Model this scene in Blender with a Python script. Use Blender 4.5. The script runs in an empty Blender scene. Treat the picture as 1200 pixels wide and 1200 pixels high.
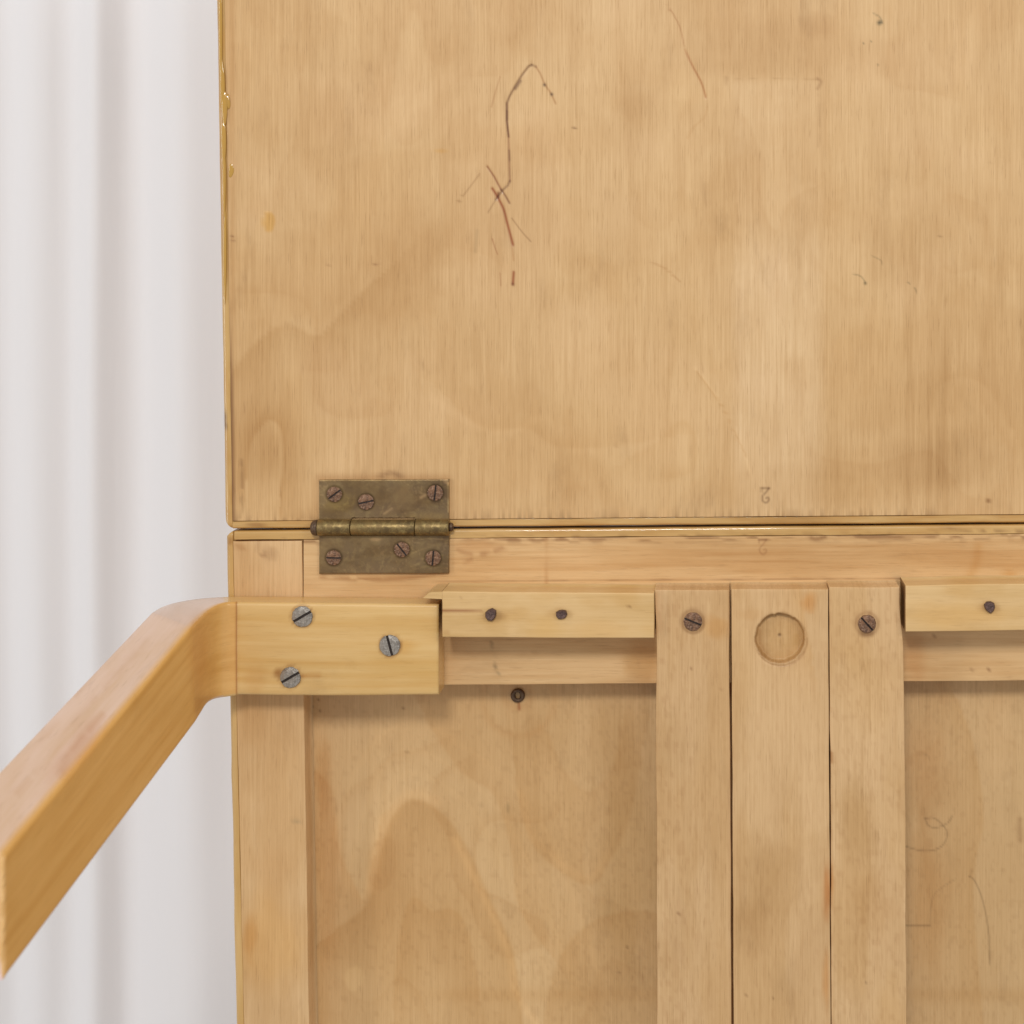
import bpy, math, random
import numpy as np
from mathutils import Vector

random.seed(4)
SC = bpy.context.scene
COL = SC.collection

# ------------------------------------------------------------------ camera
# the picture is an off-centre crop of a frontal shot: a shifted lens looking straight at the table
D = 0.70                       # metres from the lens to the front plane of the table frame
F = 2100.0                     # focal length in photo pixels (photo 1200 wide)
VX, VY = 840.0, 320.0          # foot of the view axis in the photo
S0 = D / F                     # metres per photo pixel on the front plane


def W(px, py, y=0.0):
    """a point of the place, on the plane at depth y (metres behind the frame's front)"""
    s = (D + y) / F
    return np.stack([(px - VX) * s, np.zeros_like(px * 1.0) + y, (VY - py) * s], -1) \
        if isinstance(px, np.ndarray) else Vector(((px - VX) * s, y, (VY - py) * s))


cam_d = bpy.data.cameras.new('camera')
cam = bpy.data.objects.new('camera', cam_d)
COL.objects.link(cam)
cam.location = (0, -D, 0)
cam.rotation_euler = (math.radians(90), 0, 0)
cam_d.sensor_width = 36
cam_d.lens = 36 * F / 1200
cam_d.shift_x = (600 - VX) / 1200
cam_d.shift_y = (VY - 600) / 1200
cam_d.clip_start = 0.01
cam_d.clip_end = 50
cam_d.dof.use_dof = True
cam_d.dof.focus_distance = D - 0.004
cam_d.dof.aperture_fstop = 13
SC.camera = cam

# ------------------------------------------------------------------ light
world = bpy.data.worlds.new("World")
SC.world = world
world.use_nodes = True
bg = world.node_tree.nodes['Background']
bg.inputs[0].default_value = (1.0, 0.99, 0.985, 1)
bg.inputs[1].default_value = 0.45


def area(name, loc, target, sx, sy, power, col):
    ld = bpy.data.lights.new(name, 'AREA')
    ld.shape = 'RECTANGLE'
    ld.size, ld.size_y = sx, sy
    ld.energy = power
    ld.color = col
    o = bpy.data.objects.new(name, ld)
    COL.objects.link(o)
    o.location = loc
    o.rotation_euler = (Vector(target) - Vector(loc)).to_track_quat('-Z', 'Y').to_euler()
    return o


area('softbox_above', (-0.12, -1.75, 0.90), (-0.05, 0, 0.0), 0.40, 0.28, 15, (1.0, 0.985, 0.965))
area('softbox_right', (1.15, -1.35, 0.75), (0.0, 0, -0.05), 0.55, 0.45, 6, (1.0, 0.985, 0.965))
area('window_left', (-1.9, -1.1, 0.25), (-0.1, 0, -0.05), 0.25, 1.5, 9.5, (0.98, 0.99, 1.0))

SC.view_settings.view_transform = 'Standard'
SC.view_settings.look = 'None'
SC.view_settings.exposure = 0.0
SC.view_settings.gamma = 1.0


# ------------------------------------------------------------------ numpy noise
def _hash(ix, iy, seed):
    n = (ix.astype(np.int64) * 374761393 + iy.astype(np.int64) * 668265263 + seed * 974634777) & 0xffffffff
    n = ((n ^ (n >> 13)) * 1274126177) & 0xffffffff
    n = n ^ (n >> 16)
    return (n & 0xffff) / 65535.0


def vnoise(x, y, seed=0):
    ix, iy = np.floor(x), np.floor(y)
    fx, fy = x - ix, y - iy
    fx = fx * fx * fx * (fx * (fx * 6 - 15) + 10)
    fy = fy * fy * fy * (fy * (fy * 6 - 15) + 10)
    a, b = _hash(ix, iy, seed), _hash(ix + 1, iy, seed)
    c, d = _hash(ix, iy + 1, seed), _hash(ix + 1, iy + 1, seed)
    return (a + (b - a) * fx) * (1 - fy) + (c + (d - c) * fx) * fy


def fbm(x, y, seed=0, octs=4):
    t, a, s = 0, 0.5, 0
    for k in range(octs):
        t = t + a * vnoise(x * 2 ** k + 13.7 * k, y * 2 ** k - 7.1 * k, seed + k)
        s += a
        a *= 0.5
    return t / s                                   # 0..1


def smooth(e0, e1, x):
    t = np.clip((x - e0) / (e1 - e0), 0, 1)
    return t * t * (3 - 2 * t)


def spline(pts, n=10):
    pts = [np.array(p, float) for p in pts]
    if len(pts) < 3:
        return pts
    P = [pts[0]] + pts + [pts[-1]]
    out = []
    for i in range(1, len(P) - 2):
        for k in range(n):
            t = k / n
            out.append(0.5 * (2 * P[i] + (P[i + 1] - P[i - 1]) * t +
                              (2 * P[i - 1] - 5 * P[i] + 4 * P[i + 1] - P[i + 2]) * t * t +
                              (3 * P[i] - P[i - 1] - 3 * P[i + 1] + P[i + 2]) * t ** 3))
    out.append(pts[-1])
    return out


class Paint:
    """stains, scratches, figure and some painted-in shade of one board, as a colour factor per vertex"""

    def __init__(s, X, Y):
        s.X, s.Y = X, Y
        s.T = np.ones(X.shape + (3,))

    def mix(s, m, col):
        m = np.clip(m, 0, 1)[..., None]
        s.T *= (1 - m) + m * np.array(col)

    def dist(s, pts):
        d = np.full(s.X.shape, 1e9)
        for a, b in zip(pts[:-1], pts[1:]):
            vx, vy = b[0] - a[0], b[1] - a[1]
            L = vx * vx + vy * vy + 1e-9
            t = np.clip(((s.X - a[0]) * vx + (s.Y - a[1]) * vy) / L, 0, 1)
            d = np.minimum(d, np.hypot(s.X - a[0] - t * vx, s.Y - a[1] - t * vy))
        return d

    def stroke(s, pts, w, col, k=1.0, broken=0.0, curve=True, n=8):
        p = spline(pts, n) if curve else [np.array(q, float) for q in pts]
        d = s.dist(p)
        m = np.exp(-(d / w) ** 2) * k
        if broken:
            m = m * smooth(broken * 0.5, broken * 0.5 + 0.3, vnoise(s.X / 9, s.Y / 9, 77))
        s.mix(m, col)

    def edge(s, pts, w, col, k=1.0, side=1):
        """a stain with a sharp rim on one side that fades away on the other"""
        p = spline(pts, 8)
        d = s.dist(p)
        best = np.zeros(s.X.shape)
        dd = np.full(s.X.shape, 1e9)
        for a, b in zip(p[:-1], p[1:]):
            vx, vy = b[0] - a[0], b[1] - a[1]
            L = vx * vx + vy * vy + 1e-9
            t = np.clip(((s.X - a[0]) * vx + (s.Y - a[1]) * vy) / L, 0, 1)
            di = np.hypot(s.X - a[0] - t * vx, s.Y - a[1] - t * vy)
            sg = np.sign(vx * (s.Y - a[1]) - vy * (s.X - a[0]))
            up = di < dd
            dd = np.where(up, di, dd)
            best = np.where(up, sg, best)
        m = np.where(best * side > 0, np.exp(-(d / w)), np.exp(-(d / 3.0) ** 2)) * k
        s.mix(m, col)

    def blob(s, cx, cy, rx, ry, col, k=1.0, ang=0, rough=0.35, hard=1.0):
        c, q = math.cos(ang), math.sin(ang)
        dx, dy = s.X - cx, s.Y - cy
        r = np.hypot((dx * c + dy * q) / rx, (-dx * q + dy * c) / ry)
        r = r + rough * (fbm(s.X / (rx * .6 + 4), s.Y / (ry * .6 + 4), int(cx * 7 + cy)) - 0.5) * 2
        s.mix((1 - smooth(1 - 0.7 / hard, 1 + 0.35 / hard, r)) * k, col)

    def box(s, x0, y0, x1, y1, soft, col, k=1.0):
        m = smooth(x0 - soft, x0 + soft, s.X) * (1 - smooth(x1 - soft, x1 + soft, s.X))
        m = m * smooth(y0 - soft, y0 + soft, s.Y) * (1 - smooth(y1 - soft, y1 + soft, s.Y))
        s.mix(m * k, col)

    def cloud(s, sx, sy, amt, seed, col=(0.8, 0.72, 0.6)):
        n = fbm(s.X / sx, s.Y / sy, seed, 4)
        s.mix(smooth(0.42, 0.72, n) * amt, col)
        s.mix(smooth(0.42, 0.72, 1 - n) * amt * 0.7, (1.06, 1.07, 1.12))

    def figure(s, sx, sy, k, amt, seed):
        """growth-ring contours of rotary-cut birch: sharp on one side, fading on the other"""
        f = fbm(s.X / sx, s.Y / sy, seed, 3) * k
        saw = f - np.floor(f)
        line = np.exp(-saw * 5) + np.exp(-(1 - saw) * 60)
        amp = smooth(0.25, 0.7, fbm(s.X / (sx * .8), s.Y / (sy * .6), seed + 9, 2))
        s.mix(line * amt * amp, (0.78, 0.66, 0.50))

    def specks(s, pts, r, col, k=0.8):
        for x, y in pts:
            s.mix(np.exp(-((s.X - x) ** 2 + (s.Y - y) ** 2) / (r * r)) * k, col)

    def ring(s, cx, cy, r, w, col, k=0.7):
        d = np.abs(np.hypot(s.X - cx, s.Y - cy) - r)
        s.mix(np.exp(-(d / w) ** 2) * k, col)


# ------------------------------------------------------------------ materials
def node(nt, kind, **kw):
    n = nt.nodes.new(kind)
    for k, v in kw.items():
        setattr(n, k, v)
    return n


def wood(name, light, dark, rough=0.5, coat=0.0, fibre=0.12, fleck=0.5, streak=0.35, mottled=0.35, bump=0.25, fs=1.0, cr=0.16):
    m = bpy.data.materials.new(name)
    m.use_nodes = True
    nt = m.node_tree
    L = nt.links.new
    b = nt.nodes['Principled BSDF']
    at = node(nt, 'ShaderNodeAttribute', attribute_name='grain')
    ti = node(nt, 'ShaderNodeAttribute', attribute_name='tint')

    def mapped(sc):
        mp = node(nt, 'ShaderNodeMapping')
        mp.inputs['Scale'].default_value = sc
        L(at.outputs['Vector'], mp.inputs['Vector'])
        return mp.outputs[0]

    def noise(sc, detail=3, rough_=0.55, dist=0.0):
        n = node(nt, 'ShaderNodeTexNoise')
        n.inputs['Scale'].default_value = 1
        n.inputs['Detail'].default_value = detail
        n.inputs['Roughness'].default_value = rough_
        n.inputs['Distortion'].default_value = dist
        L(mapped(sc), n.inputs['Vector'])
        return n.outputs[0]

    def rng(x, a, b_, c, d, smooth_=False):
        r = node(nt, 'ShaderNodeMapRange')
        if smooth_:
            r.interpolation_type = 'SMOOTHSTEP'
        for i, v in zip(range(1, 5), (a, b_, c, d)):
            r.inputs[i].default_value = v
        L(x, r.inputs[0])
        return r.outputs[0]

    def math_(op, x, y):
        n = node(nt, 'ShaderNodeMath', operation=op)
        for i, v in enumerate((x, y)):
            if isinstance(v, (int, float)):
                n.inputs[i].default_value = v
            else:
                L(v, n.inputs[i])
        return n.outputs[0]

    def mixc(f, a, c, mode='MIX'):
        n = node(nt, 'ShaderNodeMix', data_type='RGBA', blend_type=mode)
        for i, v in ((0, f), (6, a), (7, c)):
            if isinstance(v, (int, float)):
                n.inputs[i].default_value = v
            elif isinstance(v, tuple):
                n.inputs[i].default_value = v + (1,) if len(v) == 3 else v
            else:
                L(v, n.inputs[i])
        return n.outputs[2]

    streaks = noise((130 * fs, 8, 30), 4, 0.6, 0.4)
    fine = noise((1250 * fs, 30, 400), 3, 0.6)
    mid = noise((640 * fs, 24, 200), 3, 0.6)
    blot = noise((28, 14, 28), 4, 0.6, 0.6)
    fac = math_('ADD', math_('MULTIPLY', rng(streaks, .35, .7, 0, 1), streak),
                math_('MULTIPLY', rng(blot, .38, .68, 0, 1, True), mottled))
    fac = math_('ADD', fac, math_('MULTIPLY', rng(mid, .3, .7, 0, 1), fibre * 1.3))
    fac = math_('ADD', fac, math_('MULTIPLY', rng(fine, .3, .7, 0, 1), fibre * 1.5))
    c = mixc(fac, light, dark)
    # short pores and dark flecks lying along the grain
    pore = noise((1900 * fs, 120, 700), 2, 0.5)
    c = mixc(math_('MULTIPLY', rng(pore, .58, .74, 0, 1, True), fleck), c, (0.56, 0.46, 0.36), 'MULTIPLY')
    # grey handling dirt
    dirt = noise((60, 22, 60), 5, 0.65, 0.3)
    c = mixc(math_('MULTIPLY', rng(dirt, .55, .78, 0, 1, True), 0.45), c, (0.70, 0.66, 0.62), 'MULTIPLY')
    c = mixc(1.0, c, ti.outputs['Color'], 'MULTIPLY')
    L(c, b.inputs['Base Color'])
    r = rng(blot, .3, .7, rough - 0.07, rough + 0.1)
    L(r, b.inputs['Roughness'])
    b.inputs['Specular IOR Level'].default_value = 0.4
    b.inputs['Coat Weight'].default_value = coat
    b.inputs['Coat Roughness'].default_value = 0.16
    h = math_('ADD', math_('MULTIPLY', fine, 0.6), math_('MULTIPLY', mid, 0.8))
    h = math_('SUBTRACT', h, math_('MULTIPLY', rng(pore, .58, .74, 0, 1), 0.5))
    bp = node(nt, 'ShaderNodeBump')
    bp.inputs['Strength'].default_value = bump
    bp.inputs['Distance'].default_value = 0.00025
    L(h, bp.inputs['Height'])
    L(bp.outputs[0], b.inputs['Normal'])
    # long soft waves so that gloss is not perfectly even
    b.inputs['Coat Roughness'].default_value = cr
    wv = noise((40, 16, 40), 2, 0.5)
    bp2 = node(nt, 'ShaderNodeBump')
    bp2.inputs['Strength'].default_value = 0.35
    bp2.inputs['Distance'].default_value = 0.0008
    L(wv, bp2.inputs['Height'])
    L(bp2.outputs[0], b.inputs['Coat Normal'])
    return m


def metal(name, ca, cb, cc, metallic=0.8, rough=0.4, scale=300, bump=0.4, tint=False):
    m = bpy.data.materials.new(name)
    m.use_nodes = True
    nt = m.node_tree
    L = nt.links.new
    b = nt.nodes['Principled BSDF']
    tc = node(nt, 'ShaderNodeTexCoord')
    outs = []
    for sc, dt in ((scale, 4), (scale * 4.5, 4), (scale * 0.35, 3)):
        n = node(nt, 'ShaderNodeTexNoise')
        n.inputs['Scale'].default_value = sc
        n.inputs['Detail'].default_value = dt
        n.inputs['Roughness'].default_value = 0.65
        n.inputs['Distortion'].default_value = 0.5
        L(tc.outputs['Object'], n.inputs['Vector'])
        outs.append(n.outputs[0])
    r1 = node(nt, 'ShaderNodeMapRange')
    r1.inputs[1].default_value, r1.inputs[2].default_value = .38, .62
    L(outs[0], r1.inputs[0])
    m1 = node(nt, 'ShaderNodeMix', data_type='RGBA')
    L(r1.outputs[0], m1.inputs[0])
    m1.inputs[6].default_value = ca + (1,)
    m1.inputs[7].default_value = cb + (1,)
    r2 = node(nt, 'ShaderNodeMapRange')
    r2.inputs[1].default_value, r2.inputs[2].default_value = .48, .72
    L(outs[1], r2.inputs[0])
    m2 = node(nt, 'ShaderNodeMix', data_type='RGBA')
    L(r2.outputs[0], m2.inputs[0])
    L(m1.outputs[2], m2.inputs[6])
    m2.inputs[7].default_value = cc + (1,)
    col = m2.outputs[2]
    if tint:
        at = node(nt, 'ShaderNodeAttribute', attribute_name='tint')
        m3 = node(nt, 'ShaderNodeMix', data_type='RGBA', blend_type='MULTIPLY')
        m3.inputs[0].default_value = 1
        L(col, m3.inputs[6])
        L(at.outputs['Color'], m3.inputs[7])
        col = m3.outputs[2]
    L(col, b.inputs['Base Color'])
    b.inputs['Metallic'].default_value = metallic
    r3 = node(nt, 'ShaderNodeMapRange')
    r3.inputs[1].default_value, r3.inputs[2].default_value = .35, .65
    r3.inputs[3].default_value, r3.inputs[4].default_value = rough - 0.08, rough + 0.15
    L(outs[2], r3.inputs[0])
    L(r3.outputs[0], b.inputs['Roughness'])
    bp = node(nt, 'ShaderNodeBump')
    bp.inputs['Strength'].default_value = bump
    bp.inputs['Distance'].default_value = 0.00015
    L(outs[1], bp.inputs['Height'])
    L(bp.outputs[0], b.inputs['Normal'])
    return m


M_PLY = wood('birch_plywood', (0.785, 0.525, 0.262), (0.61, 0.375, 0.165), 0.42, 0.12, fibre=0.34, fleck=0.40, streak=0.10, mottled=0.28, fs=1.9)
M_PLY_IN = wood('birch_plywood_inner', (0.735, 0.490, 0.242), (0.585, 0.362, 0.156), 0.45, 0.15, fibre=0.24, fleck=0.28, streak=0.12, mottled=0.30, fs=1.9)
M_STAVE = wood('maple_stave', (0.76, 0.503, 0.255), (0.595, 0.365, 0.165), 0.5, 0.05, fibre=0.28, fleck=0.34, streak=0.18, mottled=0.36, fs=1.7)
M_RAIL = wood('beech_rail', (0.78, 0.520, 0.258), (0.61, 0.370, 0.158), 0.46, 0.12, fibre=0.20, fleck=0.28, streak=0.36, mottled=0.35, fs=1.3)
M_BATTEN = wood('yellow_batten', (0.76, 0.510, 0.240), (0.61, 0.380, 0.145), 0.45, 0.12, fibre=0.15, fleck=0.20, streak=0.35, mottled=0.45, fs=1.3)
M_LEG = wood('varnished_leg', (0.80, 0.538, 0.232), (0.67, 0.405, 0.128), 0.36, 0.5, fibre=0.12, fleck=0.20, streak=0.55, mottled=0.35, bump=0.12, fs=1.2)
M_LIP = wood('varnished_edge', (0.70, 0.445, 0.170), (0.50, 0.280, 0.075), 0.28, 1.0, fibre=0.12, fleck=0.2, streak=0.5, mottled=0.35, bump=0.12, cr=0.07)
M_BRASS = metal('aged_brass', (0.30, 0.198, 0.088), (0.225, 0.148, 0.075), (0.33, 0.225, 0.10), 0.65, 0.36, 70, 0.3, tint=True)
M_KNUCKLE = metal('worn_brass', (0.27, 0.18, 0.068), (0.16, 0.108, 0.046), (0.38, 0.28, 0.11), 0.7, 0.42, 120, 0.5)
M_RUST = metal('rusty_steel', (0.26, 0.125, 0.060), (0.095, 0.048, 0.028), (0.42, 0.27, 0.18), 0.30, 0.34, 380, 1.0)
M_STEEL = metal('dull_steel', (0.46, 0.42, 0.365), (0.30, 0.265, 0.225), (0.66, 0.62, 0.56), 0.85, 0.33, 420, 0.6)
M_IRON = metal('dark_iron', (0.13, 0.072, 0.058), (0.06, 0.034, 0.03), (0.24, 0.16, 0.14), 0.45, 0.42, 900, 0.9)
M_GRIME_SHADE = metal('slot_dirt_shade', (0.045, 0.032, 0.026), (0.025, 0.018, 0.015), (0.08, 0.06, 0.05), 0.0, 0.95, 700, 0.5)  # near-black slot floor: dirt, with the slot's shade put into the colour
M_PIN = metal('brown_pin', (0.14, 0.085, 0.05), (0.09, 0.055, 0.035), (0.22, 0.14, 0.08), 0.6, 0.42, 300, 0.6)

M_DRIP = bpy.data.materials.new('amber_varnish')
M_DRIP.use_nodes = True
_b = M_DRIP.node_tree.nodes['Principled BSDF']
_b.inputs['Base Color'].default_value = (0.52, 0.285, 0.045, 1)
_b.inputs['Roughness'].default_value = 0.12
_b.inputs['Coat Weight'].default_value = 1.0
_b.inputs['IOR'].default_value = 1.5

# ------------------------------------------------------------------ mesh helpers
def link(o, parent=None):
    COL.objects.link(o)
    if parent is not None:
        o.parent = parent
    return o


def wpos(o):
    p = Vector((0, 0, 0))
    while o is not None:
        p += o.location
        o = o.parent
    return p


def mesh_obj(name, V, Fc, mat, parent=None, grain=None, tint=None, smooth_=True, flat_from=None, origin=None):
    V = np.asarray(V, float)
    org = np.array(origin) if origin is not None else (V.min(0) + V.max(0)) / 2
    me = bpy.data.meshes.new(name)
    me.from_pydata((V - org).tolist(), [], Fc)
    me.update()
    if smooth_:
        me.polygons.foreach_set('use_smooth', [True] * len(me.polygons))
    if flat_from is not None:
        for p in me.polygons[flat_from:]:
            p.use_smooth = False
    if grain is None:
        grain = np.zeros((len(V), 3))
    a = me.attributes.new('grain', 'FLOAT_VECTOR', 'POINT')
    a.data.foreach_set('vector', np.asarray(grain, np.float32).ravel())
    if tint is None:
        tint = np.ones((len(V), 3))
    t4 = np.ones((len(V), 4), np.float32)
    t4[:, :3] = tint
    a = me.attributes.new('tint', 'FLOAT_COLOR', 'POINT')
    a.data.foreach_set('color', t4.ravel())
    me.materials.append(mat)
    o = bpy.data.objects.new(name, me)
    link(o, parent)
    o.location = Vector(org) - (wpos(parent) if parent else Vector((0, 0, 0)))
    return o


def axis(a, b, step, r, fine=()):
    """sample positions from a to b: rounding rings at the ends, fine bands where asked, coarse outside the frame"""
    pts = {a, b}
    for k in (0.12, 0.35, 0.65, 1.0):
        if r > 0:
            pts.add(a + r * k)
            pts.add(b - r * k)
    x = a + r
    while x < b - r:
        st = step
        if x < -30 or x > 1230:
            st = 45
        for f0, f1, fs_ in fine:
            if f0 <= x < f1:
                st = min(st, fs_)
        x += st
        if x < b - r - 0.4 * st:
            pts.add(x)
    return np.array(sorted(pts))


NB = [0]


def board(name, c, yf, yb, mat, parent=None, grain='v', step=5, r=1.2, rx=None, fx=(), fy=(), paint=None,
          height=None, warp=None, wob=0.5, sides='lrtb', extra=None, slope=None):
    """one solid board; c = TL, TR, BR, BL of its front in photo pixels at depth yf"""
    NB[0] += 1
    sd = NB[0] * 31
    c = [np.array(q, float) for q in c]
    x0, x1 = c[0][0], c[1][0]
    y0, y1 = c[0][1], c[3][1]
    gx, gy = axis(x0, x1, step, r, fx), axis(y0, y1, step, r, fy)
    X, Y = np.meshgrid(gx, gy)
    U, Vv = (X - x0) / (x1 - x0), (Y - y0) / (y1 - y0)
    dx = np.minimum(X - x0, x1 - X)
    dy = np.minimum(Y - y0, y1 - Y)
    big = X * 0 + 1e3
    ex = np.minimum(X - x0 if 'l' in sides else big, x1 - X if 'r' in sides else big)
    ey = np.minimum(Y - y0 if 't' in sides else big, y1 - Y if 'b' in sides else big)
    PX = (1 - Vv) * ((1 - U) * c[0][0] + U * c[1][0]) + Vv * ((1 - U) * c[3][0] + U * c[2][0])
    PY = (1 - U) * ((1 - Vv) * c[0][1] + Vv * c[3][1]) + U * ((1 - Vv) * c[1][1] + Vv * c[2][1])
    if wob:
        we = np.exp(-dx / 5.0)
        PX = PX + wob * we * (fbm(PY / 60, PY * 0 + (U > .5) * 9, sd, 3) - .5) * 2
        we = np.exp(-dy / 5.0)
        PY = PY + wob * we * (fbm(PX / 60, PX * 0 + (Vv > .5) * 9, sd + 5, 3) - .5) * 2
    if warp:
        PX, PY = warp(PX, PY)
    rr = max(r, 1e-6)
    q = np.maximum(rr - ex, 0) ** 2 + np.maximum(rr - ey, 0) ** 2
    drop = (rr - np.sqrt(np.maximum(rr * rr - q, 0))) * S0
    P = W(PX, PY, yf)
    P[..., 1] += drop
    if height is not None:
        P[..., 1] += height(PX, PY)
    if slope is not None:
        P[..., 1] += slope(PX, PY)
    ny, nx = X.shape
    idx = np.arange(nx * ny).reshape(ny, nx)
    V = P.reshape(-1, 3)
    Fc = np.stack([idx[:-1, :-1], idx[1:, :-1], idx[1:, 1:], idx[:-1, 1:]], -1).reshape(-1, 4).tolist()
    pt = Paint(PX, PY)
    if paint:
        paint(pt)
    T = pt.T.reshape(-1, 3)
    loop = list(idx[0, ::-1]) + list(idx[1:, 0]) + list(idx[-1, 1:]) + list(idx[-2:0:-1, -1])
    n0 = len(V)
    B1 = V[loop].copy()
    B1[:, 1] = yb
    mid = V[loop] * 0.5 + B1 * 0.5
    V = np.concatenate([V, mid, B1])
    T = np.concatenate([T, T[loop] * 0.97, T[loop] * 0.94])
    n = len(loop)
    for i in range(n):
        j = (i + 1) % n
        Fc.append([loop[j], loop[i], n0 + i, n0 + j])
        Fc.append([n0 + j, n0 + i, n0 + n + i, n0 + n + j])
    back = len(Fc)
    Fc.append([n0 + n + i for i in range(n)])
    if extra:
        for poly, ya, yb2 in extra:
            k0 = len(V)
            fr = np.array([list(W(p[0], p[1], ya)) for p in poly])
            bk = fr.copy()
            bk[:, 1] = yb2
            V = np.concatenate([V, fr, bk])
            T = np.concatenate([T, np.ones((2 * len(poly), 3))])
            m = len(poly)
            Fc.append([k0 + i for i in range(m)])
            Fc.append([k0 + m + i for i in range(m)][::-1])
            for i in range(m):
                j = (i + 1) % m
                Fc.append([k0 + i, k0 + m + i, k0 + m + j, k0 + j])
    off = np.array([random.uniform(0, 5) for _ in range(3)])
    if grain == 'v':
        G = V[:, [0, 2, 1]] + off
    else:
        G = V[:, [2, 0, 1]] + off
    return mesh_obj(name, V, Fc, mat, parent, G, T, flat_from=back)


def screw(px, py, r, y, ang, mat, parent, proud=0.0005, slot=0.16, name='screw', tilt=(0, 0)):
    """slotted countersunk head, axis along the board's normal; ang = slot direction in degrees, anticlockwise"""
    c = W(px, py, y)
    R = r * (D + y) / F
    V, Fc = [], []
    a0 = math.asin(slot)
    N = 14
    wv = [1 + random.uniform(-.025, .025) for _ in range(2 * N + 2)]
    floor_y = -proud * 0.3
    for side in (0, 1):
        base = len(V)
        arc = [a0 + (math.pi - 2 * a0) * k / N + side * math.pi for k in range(N + 1)]
        for lvl, (rad, yy) in enumerate(((1.0, 0.0001), (1.0, -proud * 0.55), (0.93, -proud * 0.9), (0.6, -proud * 1.1))):
            for k, t in enumerate(arc):
                w_ = wv[k + side * N]
                x_, z_ = math.cos(t) * rad * w_, math.sin(t) * rad * w_
                z_ = max(z_, slot) if side == 0 else min(z_, -slot)
                V.append((x_ * R, yy, z_ * R))
        n1 = N + 1
        for lv in range(3):
            for k in range(N):
                a, b = base + lv * n1 + k, base + lv * n1 + k + 1
                Fc.append([a, b, b + n1, a + n1] if False else [b, a, a + n1, b + n1])
        Fc.append([base + 3 * n1 + k for k in range(n1)][::-1])
        # wall of the slot
        wl = [base + lv * n1 for lv in range(4)]
        wr = [base + lv * n1 + N for lv in range(4)]
        Fc.append(wl + wr[::-1])
    fb = len(V)
    for k in range(24):
        t = 2 * math.pi * k / 24
        V.append((math.cos(t) * R * 0.97, floor_y, math.sin(t) * R * 0.97))
    Fc.append([fb + k for k in range(24)][::-1])
    V = np.array(V)
    t = math.radians(ang)
    X = V[:, 0] * math.cos(t) - V[:, 2] * math.sin(t)
    Z = V[:, 0] * math.sin(t) + V[:, 2] * math.cos(t)
    Yv = V[:, 1] + X * tilt[0] + Z * tilt[1]
    V = np.stack([X + c.x, Yv + c.y, Z + c.z], -1)
    o = mesh_obj(name, V, Fc, mat, parent, smooth_=False)
    o.data.materials.append(M_GRIME_SHADE)
    o.data.polygons[len(Fc) - 1].material_index = 1
    return o


def lathe_x(px0, px1, py, y, prof, mat, parent, name, seg=28, wobble=0.0, tiltpx=0.0):
    """a round piece lying along x; prof = list of (fraction along, radius px)"""
    V, Fc = [], []
    for k, (t, rad) in enumerate(prof):
        cx = px0 + (px1 - px0) * t
        c = W(cx, py + tiltpx * t, y)
        for s in range(seg):
            a = 2 * math.pi * s / seg
            R = rad * S0 * (1 + wobble * math.sin(3 * a + k * 1.3))
            V.append((c.x, c.y - math.cos(a) * R, c.z + math.sin(a) * R))
    n = len(prof)
    for k in range(n - 1):
        for s in range(seg):
            a, b = k * seg + s, k * seg + (s + 1) % seg
            Fc.append([a, b, b + seg, a + seg])
    Fc.append([s for s in range(seg)][::-1])
    Fc.append([(n - 1) * seg + s for s in range(seg)])
    return mesh_obj(name, V, Fc, mat, parent)


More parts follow.
